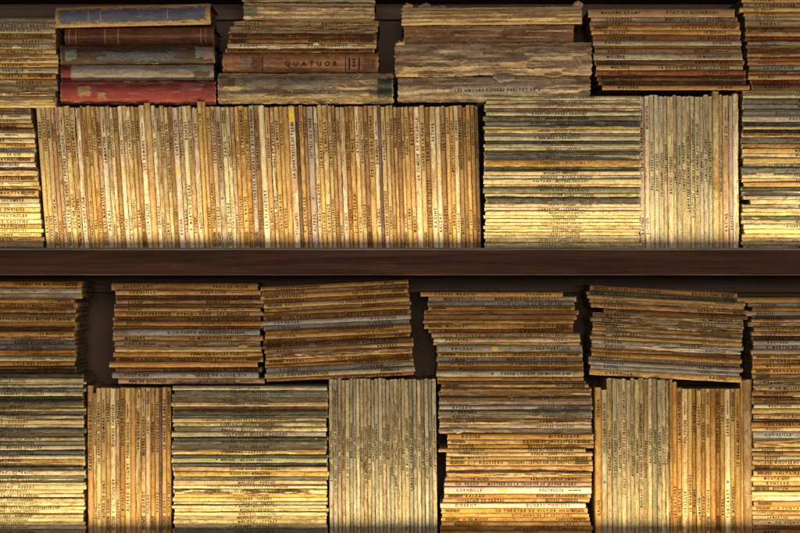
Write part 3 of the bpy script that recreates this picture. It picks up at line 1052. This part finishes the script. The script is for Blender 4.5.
stack('''
283.2 t|CORRESPONDANCES|ÉMILE
287.8 t|CHATEAUBRIAND|POLYEUCTE
291.8 o TR|CORNEILLE|SERTORIUS
296.4 b R|LA BRUYÈRE|LETTRES CHOISIES
300.6 t T|BALZAC|LA COUSINE BETTE
305 t|CORNEILLE|NICOMÈDE
309 o|BOILEAU|
313 b TR|~|LE THÉÂTRE ET SES JOURS
318 g|CORNEILLE|RODOGUNE
322.6 l|CORNEILLE|RODOGUNE
327.4 b||LA CRITIQUE DE L'ÉCOLE DES FEMMES
331.6 t|FÉNELON|LETTRE À L'ACADÉMIE
336 b TR|LAMARTINE|LE ROMAN
340.6 d T|VOLTAIRE|ESSAIS CRITIQUES ET PORTRAITS
346 t|RACINE|BAJAZET
350.4 b X|NODIER|
356.6 o TR|~|LES CARACTÈRES
361.2 b R||COMMENTAIRES ET SON ŒUVRE
365 l|RACINE|IPHIGÉNIE
370.2 g|LA ROCHEFOUCAULD|BÉRÉNICE
375.2 b||LA LITTÉRATURE MORALE AU MOYEN ÂGE
''', 266, 414, 379.0, 'the stack tilting up rightwards', 'paperbacks in the stack tilting up', tilt=math.radians(-2.9), pivot=(334, 378.8), tone=(0.95, 0.82, 0.67))
row('''
4.6 e* T
5 l*
4.6 p*
4 b*
4.4 e*
4 n*
4 n*
3.6 c*
4.4 g*
4 b*
4.6 t*
4 e*
4 n*
4.4 g*
4 p*
4.6 g*
4.4 n*
3.6 e*
4.4 b* X
3.8 n*
4.6 c*
4.8 s*
4.4 n*
4 c*
4.6 s*
4 e*
4.4 l*
4.4 e*
''', 329.5, 437.5, BASE2, 156, 'the pale upright booklet row', 'booklets standing in the pale upright row', 'booklet', lean=(0.3, 0.7))
stack('''
292 o 420 563|CORRES. MAZZINI|GUILLERAG
296.6 p 428 577|MÉDITATIONS|MÉDITATIONS POÉTIQUES
301.6 l B 427 575||POÉSIE LYRIQUE AU MOYEN ÂGE
306 b TR 428 575||CHRONIQUEURS FRANÇAIS DU MOYEN ÂGE
310.2 b N 424 579||
314.8 o N 424 577||
320 o 423 574||HISTOIRES
323.4 o TR 424 573|MICHELET|JEANNE D'ARC
328.8 b 428 574|J. MILTON|LE MYSTÈRE FRONTENAC
333 t 431 580|J.-J. ROUSSEAU|DISCOURS - LETTRE SUR LES SPECTACLES
337.8 w 433 581|VOLTAIRE|ESSAIS
342 t 433 580|FÉNELON|LETTRE À L'ACADÉMIE
345 g Y 436 583|BOILEAU|L'ART POÉTIQUE
352.4 o TR 437 583|HONORÉ DE BALZAC|LA RECHERCHE DE L'ABSOLU
357 l 436 583|LAMARTINE|MÉDITATIONS POÉTIQUES
361.8 b 437 584|P. MÉRIMÉE|LE THÉÂTRE DE CLARA GAZUL
366.2 b 437 584|CH. MUSSET|CONTES CHOISIS
370.6 g B 436 584||POÉSIE LYRIQUE AU MOYEN ÂGE
376.6 b 437 584||CHRONIQUEURS FRANÇAIS DU MOYEN ÂGE
380.6 d 437 586|FONTENELLE|ENTRETIENS
384 t TR 441 589||MÉMOIRES
387.8 b 440 592|~|
391.6 o XN 438 592||
396.4 d 439 592||GUERRE DES DEUX
400.4 c XN 438 593||
405.4 g 439 593|BALZAC|PRÉFACE ET LETTRES
410 s 438 592|~|~
414.4 c X 438 593
418.8 b X 439 592
424 g 439 592
428.4 c X 438 593||
433.6 o 447 594|RACINE|MITHRIDATE
439.4 t TR 447 594||RACINE ET SHAKESPEARE
444.2 o 447 594|RACINE|ŒUVRES CHOISIES
448.4 t 438 586|CHATEAUBRIAND|GÉNIE DU CHRISTIANISME
452.2 c 446 593|CHATEAUBRIAND|ATALA - RENÉ
456.2 t TR 446 592|MICHELET|PAGES CHOISIES
460.2 t TR 446 593|J.-J. ROUSSEAU|DISCOURS - LETTRE SUR LES SPECTACLES
465.4 c N 446 593||
471.6 o XN 446 592||
477.2 b 445 592|VICTOR HUGO|PRÉFACE DE CROMWELL
481.8 p 444 592|CH. PÉGUY|MYSTÈRE DE LA CHARITÉ DE JEANNE D'ARC
486.6 w Y 444 592|CORNEILLE|POLYEUCTE
493.6 o TR 444 591|BALZAC|EUGÉNIE GRANDET
498.4 t 443 590|CHRÉTIEN DE TROYES|ŒUVRES CHOISIES
502.8 w 440 586|DIDEROT|ŒUVRES CHOISIES
507.8 o TR 441 588||LE THÉÂTRE DE VICTOR HUGO
513.2 o 442 589||DICTIONNAIRE ET CRITIQUES
517.4 o TR 441 590|A. DE MUSSET|FANTASIO
521.8 o 441 591|MONTAIGNE|ESSAIS
526.2 b 440 593||LES AVENTURES DE TÉLÉMAQUE
530.6 o N 440 592||
''', 440, 590, 534.5, 'the full-height central stack', 'paperbacks in the full-height central stack', tone=(1.0, 0.93, 0.82))
stack('''
286.6 o TR 585 733|CONTES ET NOUVELLES|BRANTÔME
292 s TR 582 735|~|~
296 t 583 742
299.4 c X 585 741
303.4 t R 587 745
308.4 d 600 745|CORNEILLE|~
313 b X
318 b X
322.8 b X|~|~
327.2 t
331.4 c X|CONTES ET RÉCITS|
336 t
339.8 l
344 w X
348.4 b
352.4 o|BERNARDIN|LETTRES
357 g|MUSSET|CORRESPONDANCE
361.2 g|CORNEILLE|FÉNELON
365.4 l|RACINE|PHÈDRE
369.6 c|CORNEILLE|RACINE
''', 589, 741, 376.0, 'the stack tilting down rightwards', 'paperbacks in the stack tilting down', tilt=math.radians(3.0), pivot=(612, 377.0), tone=(0.95, 0.82, 0.67))
row('''
6.5 o 147|RACINE|ATHALIE
5.2 g B 145||POÉSIE LYRIQUE AU MOYEN ÂGE
4.8 t*
4.6 n*
4.2 n*
4.4 c*
4 e*
4 n*
4 e*
4.6 p*
4.2 b*
4 c*
4.8 s*
4.2 e*
4 c* X
3.6 n* X
2.6 o|~|
4.6 o 153|LES NATCHEZ|
4.6 o TR 147|VOLTAIRE|~
5.6 c 146|CORNEILLE|POLYEUCTE
4 t 146|LE MISANTHROPE|
4 o 146|~|~
4.4 o X 146|~|~
4.4 o 146|RONSARD|ODES CHOISIES
4.4 t TR 146|CORNEILLE|CINNA
5 o N 146||
4.6 b TR 146||DISCOURS ET TEXTES
4.4 o 146|BALZAC|LE PÈRE
5.4 w B 146|TURCARET|LESAGE
4.4 t TR 146|~|~
5 o 146||LE GRAND MEAULNES
3 o N 154||
8 p N 155||
''', 595.5, 752.5, BASE2, 156, 'the mixed lower upright row', 'books standing in the mixed lower row', lean=(0.2, 0.3), tone=(0.98, 0.90, 0.76))
stack('''
297.4 o N 737 885||
302.8 g 748 896
307 b||LE ROUGE ET LE NOIR
311.2 g 746 894|BOSSUET|SERMONS
316 d
319 o
322 p X 748 896
326.8 o|~|~
331.6 p 751 899|LE CID
336 d 752 900
340.6 g|AGATHON|~
345 g|R. MARTIN DU GARD|~
349.8 p||ENCYCLOPÉDIE
354.6 o T|TRAGÉDIES|
359.2 b|LES CARACTÈRES|~
364 o|~|~
368.4 o T|BERNANOS|~
374 t T||ENCYCLOPÉDIE
379.2 b X|~|~
385 c X|~|
391 b|~|~
396 d|CHATEAUBRIAND|
400 o|BUFFON|
404 w|MONTAIGNE|ESSAIS
408 t R||ENCYCLOPÉDIE
413 o X|GUEZ DE BALZAC|
419 d N||
421.6 o|CHATEAUBRIAND|~
427 c|DIDEROT|~
431 l|CORNEILLE|~
438.8 o XN||
448 c|RACINE|~
451.6 b|VOLTAIRE|~
455.8 g|BOSSUET|~
460 c|J.-J. ROUSSEAU|
465 o T|VICTOR HUGO|~
470.4 o T|VOLTAIRE|~
475.8 c|MONTAIGNE|~
481 y|RONSARD|~
486.2 t T|BUFFON|~
491 c||V. HUGO
495.4 w N||
501 o T||LES CONTES
506 t T|LA FONTAINE|~
510.8 t|RACINE|~
515 c|LAMARTINE|~
519.4 p|A. DE VIGNY|~
525.4 b|CHATEAUBRIAND|~
529.6 b|MAROT|~
''', 752, 900, 534.5, 'the full-height right-edge stack', 'paperbacks stacked at the lower right edge', tone=(1.0, 0.93, 0.82))

# ------------------------------------------------------------------ hardbacks and torn tomes on the upper shelf
def big(name, label, cat, x0, x1, y0, y1, group=None, tilt=0.0, W=0.125, yoff=0.0, yaw=0.0, **kw):
    root = thing(name, label, cat, group, (X((x0 + x1) / 2), yoff, Z(y1)), (0, math.radians(tilt), math.radians(yaw)))
    COUNT['n'] += 1
    b = Book(root, (x1 - x0) * S, (y1 - y0) * S * 0.985, W, COUNT['n'] * 13 + 5, False, **kw)
    return b
HB = dict(round_=0.006, power=2.2, N=80, K=17, rough=0.0003, tear=0.1)
GH = 'worn hardbacks in one stack'
b = big('hardback_book', 'red cloth hardback with scuffed spine at the bottom of the hardback stack', 'hardback', 60, 216, 80.2, 104.0, GH, 0.25, **HB)
b.cover(M['cloth_cover'], (0.235, 0.034, 0.034), 0.42, 0.28, 0.5); b.pages(0.003, 0.003)
b.patch('scuff_mark', 15 * S, 34 * S, -0.6, 0.75, M['rubbed_patch'], (0.34, 0.20, 0.12), 0.0003, 0, 60, 18, 9, 0.9, 0.4)
b.patch('scuff_mark', 35 * S, 48 * S, -0.7, 0.1, M['rubbed_patch'], (0.34, 0.18, 0.11), 0.0003, 0, 60, 14, 7, 0.9, 0.4)
b.patch('scuff_mark', 114 * S, 150 * S, -0.05, 0.92, M['rubbed_patch'], (0.33, 0.13, 0.09), 0.0003, 0, 60, 18, 7, 0.6, 0.3)
b = big('hardback_book', 'grey hardback with dark red end on its spine, resting on the red hardback', 'hardback', 60, 214, 63.8, 80.0, GH, -0.2, yoff=0.003, **HB)
b.cover(M['cloth_cover'], (0.26, 0.235, 0.205), 0.15, 0.12, 0.5); b.pages(0.003, 0.003)
b.patch('spine_end', 0.0006, 10.5 * S, -0.97, 0.97, M['cloth_cover'], (0.16, 0.022, 0.026), 0.0004, 0.03, 60, 14, 9, 0.2)
b.patch('stain', 128 * S, 154 * S, -0.95, 0.3, M['rubbed_patch'], (0.09, 0.06, 0.045), 0.0003, 0, 60, 18, 7, 0.1)
b = big('hardback_book', 'mottled brown and slate hardback with teal patches near both spine ends', 'hardback', 60, 215, 44.0, 63.6, GH, -0.5, yoff=-0.001, **HB)
b.cover(M['cloth_cover'], (0.060, 0.034, 0.022), 0.30, 0.35, 0.9); b.pages(0.003, 0.003)
b.patch('slate_band', 15 * S, 138 * S, -0.98, 0.5, M['rubbed_patch'], (0.085, 0.095, 0.115), 0.0003, 0, 60, 60, 9, 0.5, 0.3)
b.patch('teal_patch', 4 * S, 18 * S, -0.95, 0.75, M['frayed_cloth'], (0.14, 0.165, 0.14), 0.0004, 0, 60, 16, 9, 0.4, 0.1)
b.patch('teal_patch', 134.5 * S, 144.5 * S, -0.7, 0.95, M['frayed_cloth'], (0.12, 0.15, 0.14), 0.0005, 0, 60, 16, 9, 0.4, 0.1)
b.patch('spine_end', 142 * S, 154.5 * S, -0.97, 0.97, M['frayed_cloth'], (0.20, 0.12, 0.13), 0.0004, 0, 60, 16, 9, 0.5, 0.4)
b = big('hardback_book', 'plain brown leather hardback with faint gilt lines, under the blue one', 'hardback', 64, 214, 26.6, 44.6, GH, -0.5, yoff=0.004, **HB)
b.cover(M['cloth_cover'], (0.135, 0.052, 0.026), 0.22, 0.15, 0.7); b.pages(0.003, 0.003)
for uu, w in ((4, 0.8), (11, 0.6), (40, 0.9), (53, 1.2), (136, 0.9), (141, .7)):
    b.patch('gilt_line', uu * S, (uu + w) * S, -0.85, 0.85, M['gilt'], (0.3, 0.2, 0.1), 0.0003, 0.0, 60, 4, 11)
b.lettering('title_lettering', 'RACINE', 2.2 * S, 14 * S, 'l', 0.12, 0, 0.30, 'gilt', 0.6)
b.lettering('volume_lettering', 'THÉÂTRE', 1.9 * S, 14 * S, 'l', 0.08, 0, -0.25, 'gilt', 0.6)
b = big('hardback_book', 'blue hardback with frayed gold edges, topmost of the hardback stack', 'hardback', 55.5, 211, 5.0, 25.6, GH, -1.35, yoff=-0.002, **{**HB, 'round_': 0.005})
b.cover(M['cloth_cover'], (0.33, 0.215, 0.095), 0.7, 0.35, 0.8); b.pages(0.003, 0.003)
b.patch('blue_panel', 1.5 * S, 154 * S, -0.985, 0.99, M['blue_panel'], (0.085, 0.098, 0.165), 0.0005, 0, 9, 70, 13, 0.30, 0.18, 0.5)
for uu in (33, 45, 112): b.patch('gilt_line', uu * S, (uu + .9) * S, -0.5, 0.55, M['gilt'], (0.3, 0.2, 0.1), 0.0008, 0.0, 60, 4, 11)

TM = dict(round_=0.004, power=3.0, N=150, K=26, rough=0.0016, tear=1.0)
def thread(b, at, vn, length, sd):
    """a loose binding thread"""
    r = random.Random(sd); p = Vector(b.on(np.array([at]), np.array([vn]), 0.0008)[0]); a = r.uniform(-0.9, 0.9); pts = [p.copy()]
    for i in range(9):
        a += r.uniform(-0.7, 0.7); p = p + Vector((math.cos(a), -0.12 * math.sin(i), math.sin(a))) * length / 9; pts.append(p.copy())
    V, F, q = [], [], 5
    for i, c in enumerate(pts):
        t = (pts[min(i + 1, 9)] - pts[max(i - 1, 0)]).normalized(); n = t.cross(Vector((0, 1, 0))).normalized(); m_ = t.cross(n)
        for j in range(q): V.append(c + 0.00032 * (n * math.cos(j * 6.283 / q) + m_ * math.sin(j * 6.283 / q)))
    for i in range(9):
        for j in range(q): F.append((i * q + j, i * q + (j + 1) % q, (i + 1) * q + (j + 1) % q, (i + 1) * q + j))
    return mesh_from('loose_thread', [tuple(v) for v in V], [np.array(F)], M['tome_cover'], b.root, dict(flat=[(v[0], v[2]) for v in V], norm=[(.5, 0)] * len(V)), (0.55, 0.42, 0.22), dict(wear=0, tear=0, stain=0.2, seed=b.seed))

b = big('old_tome', 'thick grey tome with shredded fibrous spine and dark green cloth end', 'tome', 217, 394, 72.6, 103.8, 'torn tomes', 0.0, 0.14, -0.001, **TM)
b.cover(M['tome_cover'], (0.293, 0.230, 0.158), 0.5, 0.62, 0.9); b.pages(0.003, 0.003)
peel(b, 14, [(0.500,0.374,0.210),(0.325,0.257,0.179),(0.413,0.316,0.210),(0.575,0.421,0.210)], 1)
b.patch('grey_paper', 17 * S, 122 * S, -0.45, 0.99, M['frayed_cloth'], (0.20, 0.172, 0.14), 0.0022, 0, 60, 70, 11, 0.25, 0.45, 0.9)
b.patch('green_cloth', 159 * S, 176.5 * S, -0.97, 0.99, M['frayed_cloth'], (0.030, 0.045, 0.036), 0.0030, 0, 60, 20, 13, 0.25, 0.2, 0.6)
b.patch('brown_corner', 0.5 * S, 20 * S, -0.2, 0.99, M['frayed_cloth'], (0.14, 0.085, 0.045), 0.0008, 0, 60, 18, 9, 0.4, 0.3, 0.6)
for i in range(46): thread(b, (70 + 55 * random.random()) * S, random.uniform(-0.85, 0.25), random.uniform(3, 9) * S, i)
for i in range(16): thread(b, (5 + 165 * random.random()) * S, random.uniform(-0.95, -0.75), random.uniform(4, 9) * S, 100 + i)
for i in range(6): thread(b, (124 + 30 * random.random()) * S, random.uniform(0.3, 0.9), random.uniform(5, 9) * S, 200 + i)
b = big('old_volume', 'orange brown volume with large spaced capitals, lying on the shredded tome', 'old book', 222, 379, 52.4, 72.4, None, 0.1, 0.125, 0.002, round_=0.003, power=4, N=60, K=15, rough=0.0004, tear=0.3)
b.cover(M['cloth_cover'], (0.27, 0.125, 0.055), 0.3, 0.3, 0.8); b.pages(0.001, 0.001)
b.lettering('title_lettering', 'QUATUOR', 4.6 * S, 63 * S, 'l', 0.42, 0, -0.12, 'ink', 0.28, 1.0)
b.patch('paper_label', 18 * S, 29 * S, -0.75, 0.70, M['frayed_cloth'], (0.26, 0.21, 0.165), 0.0004, 0, 60, 12, 9, 0.5, 0.2, 0.8)
b.patch('dark_stain', 27 * S, 42 * S, -0.95, 0.95, M['rubbed_patch'], (0.12, 0.06, 0.03), 0.0003, 0, 60, 12, 9, 0.1, 0.1)
b.patch('dark_stain', 138 * S, 156.5 * S, -0.95, 0.75, M['rubbed_patch'], (0.11, 0.055, 0.03), 0.0003, 0, 60, 16, 9, 0.1, 0.1)
for uu in (40, 123): b.patch('printed_rule', uu * S, (uu + .8) * S, -0.9, 0.75, M['ink'], (0, 0, 0), 0.0003, 0, 60, 4, 11)
for uu, w in ((126.5, 1.5), (136.5, 1.3)): b.patch('printed_rule', uu * S, (uu + w) * S, -0.75, 0.5, M['ink'], (0, 0, 0), 0.0003, 0, 60, 4, 11)
for vv in (-0.35, 0.05, 0.35): b.patch('printed_mark', 130.5 * S, 133 * S, vv - 0.09, vv + 0.09, M['ink'], (0, 0, 0), 0.0003, 0, 4, 5, 4)
stack('''
20.8 o X 233 379|LIVRE II|ÉDITIONS
26.4 t X 229 378|~|FRAGMENTS
31 c X 228 376
33.8 d TR 229 377||POÈMES DE CHÂTEAUBRIAND ET AUTRES
38.8 b TR 228 377||MÉMOIRES DU XVII SIÈCLE
43.4 w X 227 377
48.2 d 225 375|~|~
''', 228, 377, 52.4, 'the stack beneath curled cream tome', 'paperbacks between two old tomes', tone=(0.95, 0.82, 0.67))
b = big('old_tome', 'cream tome with dented fibrous spine and grey green end, topping its stack', 'tome', 243, 375, 2.6, 20.8, 'torn tomes', 0.4, 0.13, 0.0, **{**TM, 'rough': 0.0018})
b.cover(M['tome_cover'], (0.512, 0.391, 0.252), 0.7, 0.55, 0.8); b.pages(0.003, 0.003)
peel(b, 9, [(0.500,0.374,0.210),(0.325,0.257,0.179),(0.413,0.316,0.210),(0.575,0.421,0.210)], 2)
b.patch('green_cloth', 0.3 * S, 15.5 * S, -0.98, 0.99, M['frayed_cloth'], (0.17, 0.17, 0.125), 0.0030, 0, 60, 16, 11, 0.5, 0.3)
for i in range(10): thread(b, (20 + 105 * random.random()) * S, random.uniform(-0.9, 0.9), random.uniform(4, 9) * S, 300 + i)
b = big('old_volume', 'thin greenish volume cut by the photo top, on the cream tome', 'old book', 242, 376, -6, 2.4, None, 0.3, 0.12, -0.002, round_=0.002, power=3, N=50, K=9, rough=0.0004, tear=0.4)
b.cover(M['cloth_cover'], (0.21, 0.20, 0.14), 0.5, 0.3, 0.8); b.pages(0.001, 0.001)

GT = 'torn tomes'
b = big('old_tome', 'grey tome with ragged lower edge and printed line, lowest of four', 'tome', 397, 591.5, 76.0, 101.6, GT, -0.55, 0.14, 0.001, **{**TM, 'rough': 0.0011})
b.cover(M['tome_cover'], (0.366, 0.287, 0.210), 0.5, 0.35, 0.9); b.pages(0.003, 0.003)
peel(b, 10, [(0.375,0.292,0.210),(0.300,0.234,0.173),(0.525,0.398,0.242),(0.237,0.175,0.126),(0.425,0.328,0.221)], 3)
b.lettering('title_lettering', 'LES AMOURS ROUGES PARLENT DE V', 3.0 * S, 58 * S, 'l', 0.10, 0, -0.12, 'ink', 0.75, 0.9, lift=0.0034)
b.patch('pale_label', 46 * S, 149 * S, -0.85, 0.6, M['frayed_cloth'], (0.31, 0.26, 0.21), 0.0031, 0, 60, 50, 9, 0.2, 0.15, 0.6)
for i in range(10): thread(b, (8 + 180 * random.random()) * S, random.uniform(-0.9, 0.9), random.uniform(4, 8) * S, 400 + i)
b = big('old_tome', 'grey brown tome with peeling spine and hanging paper flap', 'tome', 394, 593, 42.5, 76.0, GT, -0.5, 0.14, -0.002, **{**TM, 'rough': 0.0018})
b.cover(M['tome_cover'], (0.329, 0.247, 0.184), 0.6, 0.5, 0.9); b.pages(0.003, 0.003)
peel(b, 20, [(0.375,0.292,0.210),(0.300,0.234,0.173),(0.525,0.398,0.242),(0.237,0.175,0.126),(0.425,0.328,0.221)], 4)
flap(b, 99 * S, 20 * S, -0.92, 9 * S, 0.004, col=(0.32, 0.29, 0.26)); flap(b, 150 * S, 18 * S, -0.9, 4 * S, 0.005); flap(b, 60 * S, 12 * S, 0.1, 6 * S, 0.005, col=(0.34, 0.25, 0.15))
flap(b, 24 * S, 30 * S, -0.9, 3 * S, 0.005); flap(b, 118 * S, 34 * S, 0.85, 3 * S, 0.004, col=(0.25, 0.18, 0.12)); flap(b, 2 * S, 8 * S, 0.9, 5 * S, 0.006, up=True)
for i in range(14): thread(b, (8 + 180 * random.random()) * S, random.uniform(-0.9, 0.9), random.uniform(5, 12) * S, 500 + i)
b = big('old_tome', 'brown tome with bare ribbed spine, second of four from its top', 'tome', 403, 575, 24.5, 43.5, GT, -0.3, 0.13, 0.004, **{**TM, 'rough': 0.0010})
b.cover(M['tome_cover'], (0.305, 0.184, 0.110), 0.4, 0.42, 0.8); b.pages(0.003, 0.003)
peel(b, 9, [(0.350,0.199,0.116),(0.413,0.257,0.147),(0.275,0.164,0.100),(0.525,0.351,0.189)], 5)
for i in range(8): thread(b, (8 + 155 * random.random()) * S, random.uniform(-0.9, 0.9), random.uniform(5, 12) * S, 600 + i)
b = big('old_tome', 'cream streaked tome with upturned corners, topmost of four', 'tome', 401, 583, 7.0, 24.5, GT, -0.5, 0.14, -0.003, **{**TM, 'rough': 0.0015})
b.cover(M['tome_cover'], (0.488, 0.345, 0.194), 0.95, 0.62, 0.6); b.pages(0.003, 0.003)
peel(b, 13, [(0.625,0.445,0.231),(0.525,0.351,0.179),(0.660,0.526,0.294),(0.413,0.257,0.137)], 6)
flap(b, 2 * S, 9 * S, 0.88, 6 * S, 0.003, up=True, col=(0.36, 0.26, 0.15)); flap(b, 172 * S, 9 * S, 0.88, 7 * S, 0.003, up=True, col=(0.36, 0.26, 0.15))
flap(b, 17 * S, 12 * S, 0.9, 6 * S, -0.004, up=True, col=(0.30, 0.24, 0.18)); flap(b, 30 * S, 14 * S, 0.9, 4 * S, -0.006, up=True, col=(0.30, 0.24, 0.18))
for i in range(8): thread(b, (8 + 165 * random.random()) * S, random.uniform(-0.9, 0.9), random.uniform(5, 12) * S, 700 + i)

# ------------------------------------------------------------------ light and camera
SC.cycles.use_denoising = False
SC.view_settings.view_transform = 'Standard'; SC.view_settings.look = 'None'; SC.view_settings.gamma = 1; SC.view_settings.exposure = 0
w = bpy.data.worlds.new('World'); SC.world = w; w.use_nodes = True
w.node_tree.nodes['Background'].inputs[0].default_value = (1.0, 0.95, 0.90, 1); w.node_tree.nodes['Background'].inputs[1].default_value = 0.05

def area(name, loc, rot, sx, sy, power, col, spread=180):
    l = bpy.data.lights.new(name, 'AREA'); l.shape = 'RECTANGLE'; l.size = sx; l.size_y = sy; l.energy = power; l.color = col; l.spread = math.radians(spread)
    o = bpy.data.objects.new(name, l); COL.objects.link(o); o.location = loc; o.rotation_euler = rot
    return o
for key in ('top', 'low'):
    a = SHELF[key][0]
    # lamp strip behind the metal lip, shining up and back on the spines
    area('shelf_lamp', (0, FRONT + 0.0145, a + 0.0010), (math.radians(180 - 33), 0, 0), 1.9, 0.0028, 3.45, (1.0, 0.81, 0.42))
area('room_fill', (0.25, -3.4, 0.36), (math.radians(84), 0, math.radians(4)), 1.5, 0.7, 50.0, (1.0, 0.87, 0.74))  # unseen fill lamp added from behind the camera for the room's ambient light

cam = bpy.data.cameras.new('camera'); co = bpy.data.objects.new('camera', cam); COL.objects.link(co)
co.location = (0, -D, 0); co.rotation_euler = (math.radians(90), 0, 0)
cam.sensor_width = 36; cam.lens = 36 * D / (800 * S); cam.clip_start = 0.05; cam.clip_end = 50
SC.camera = co
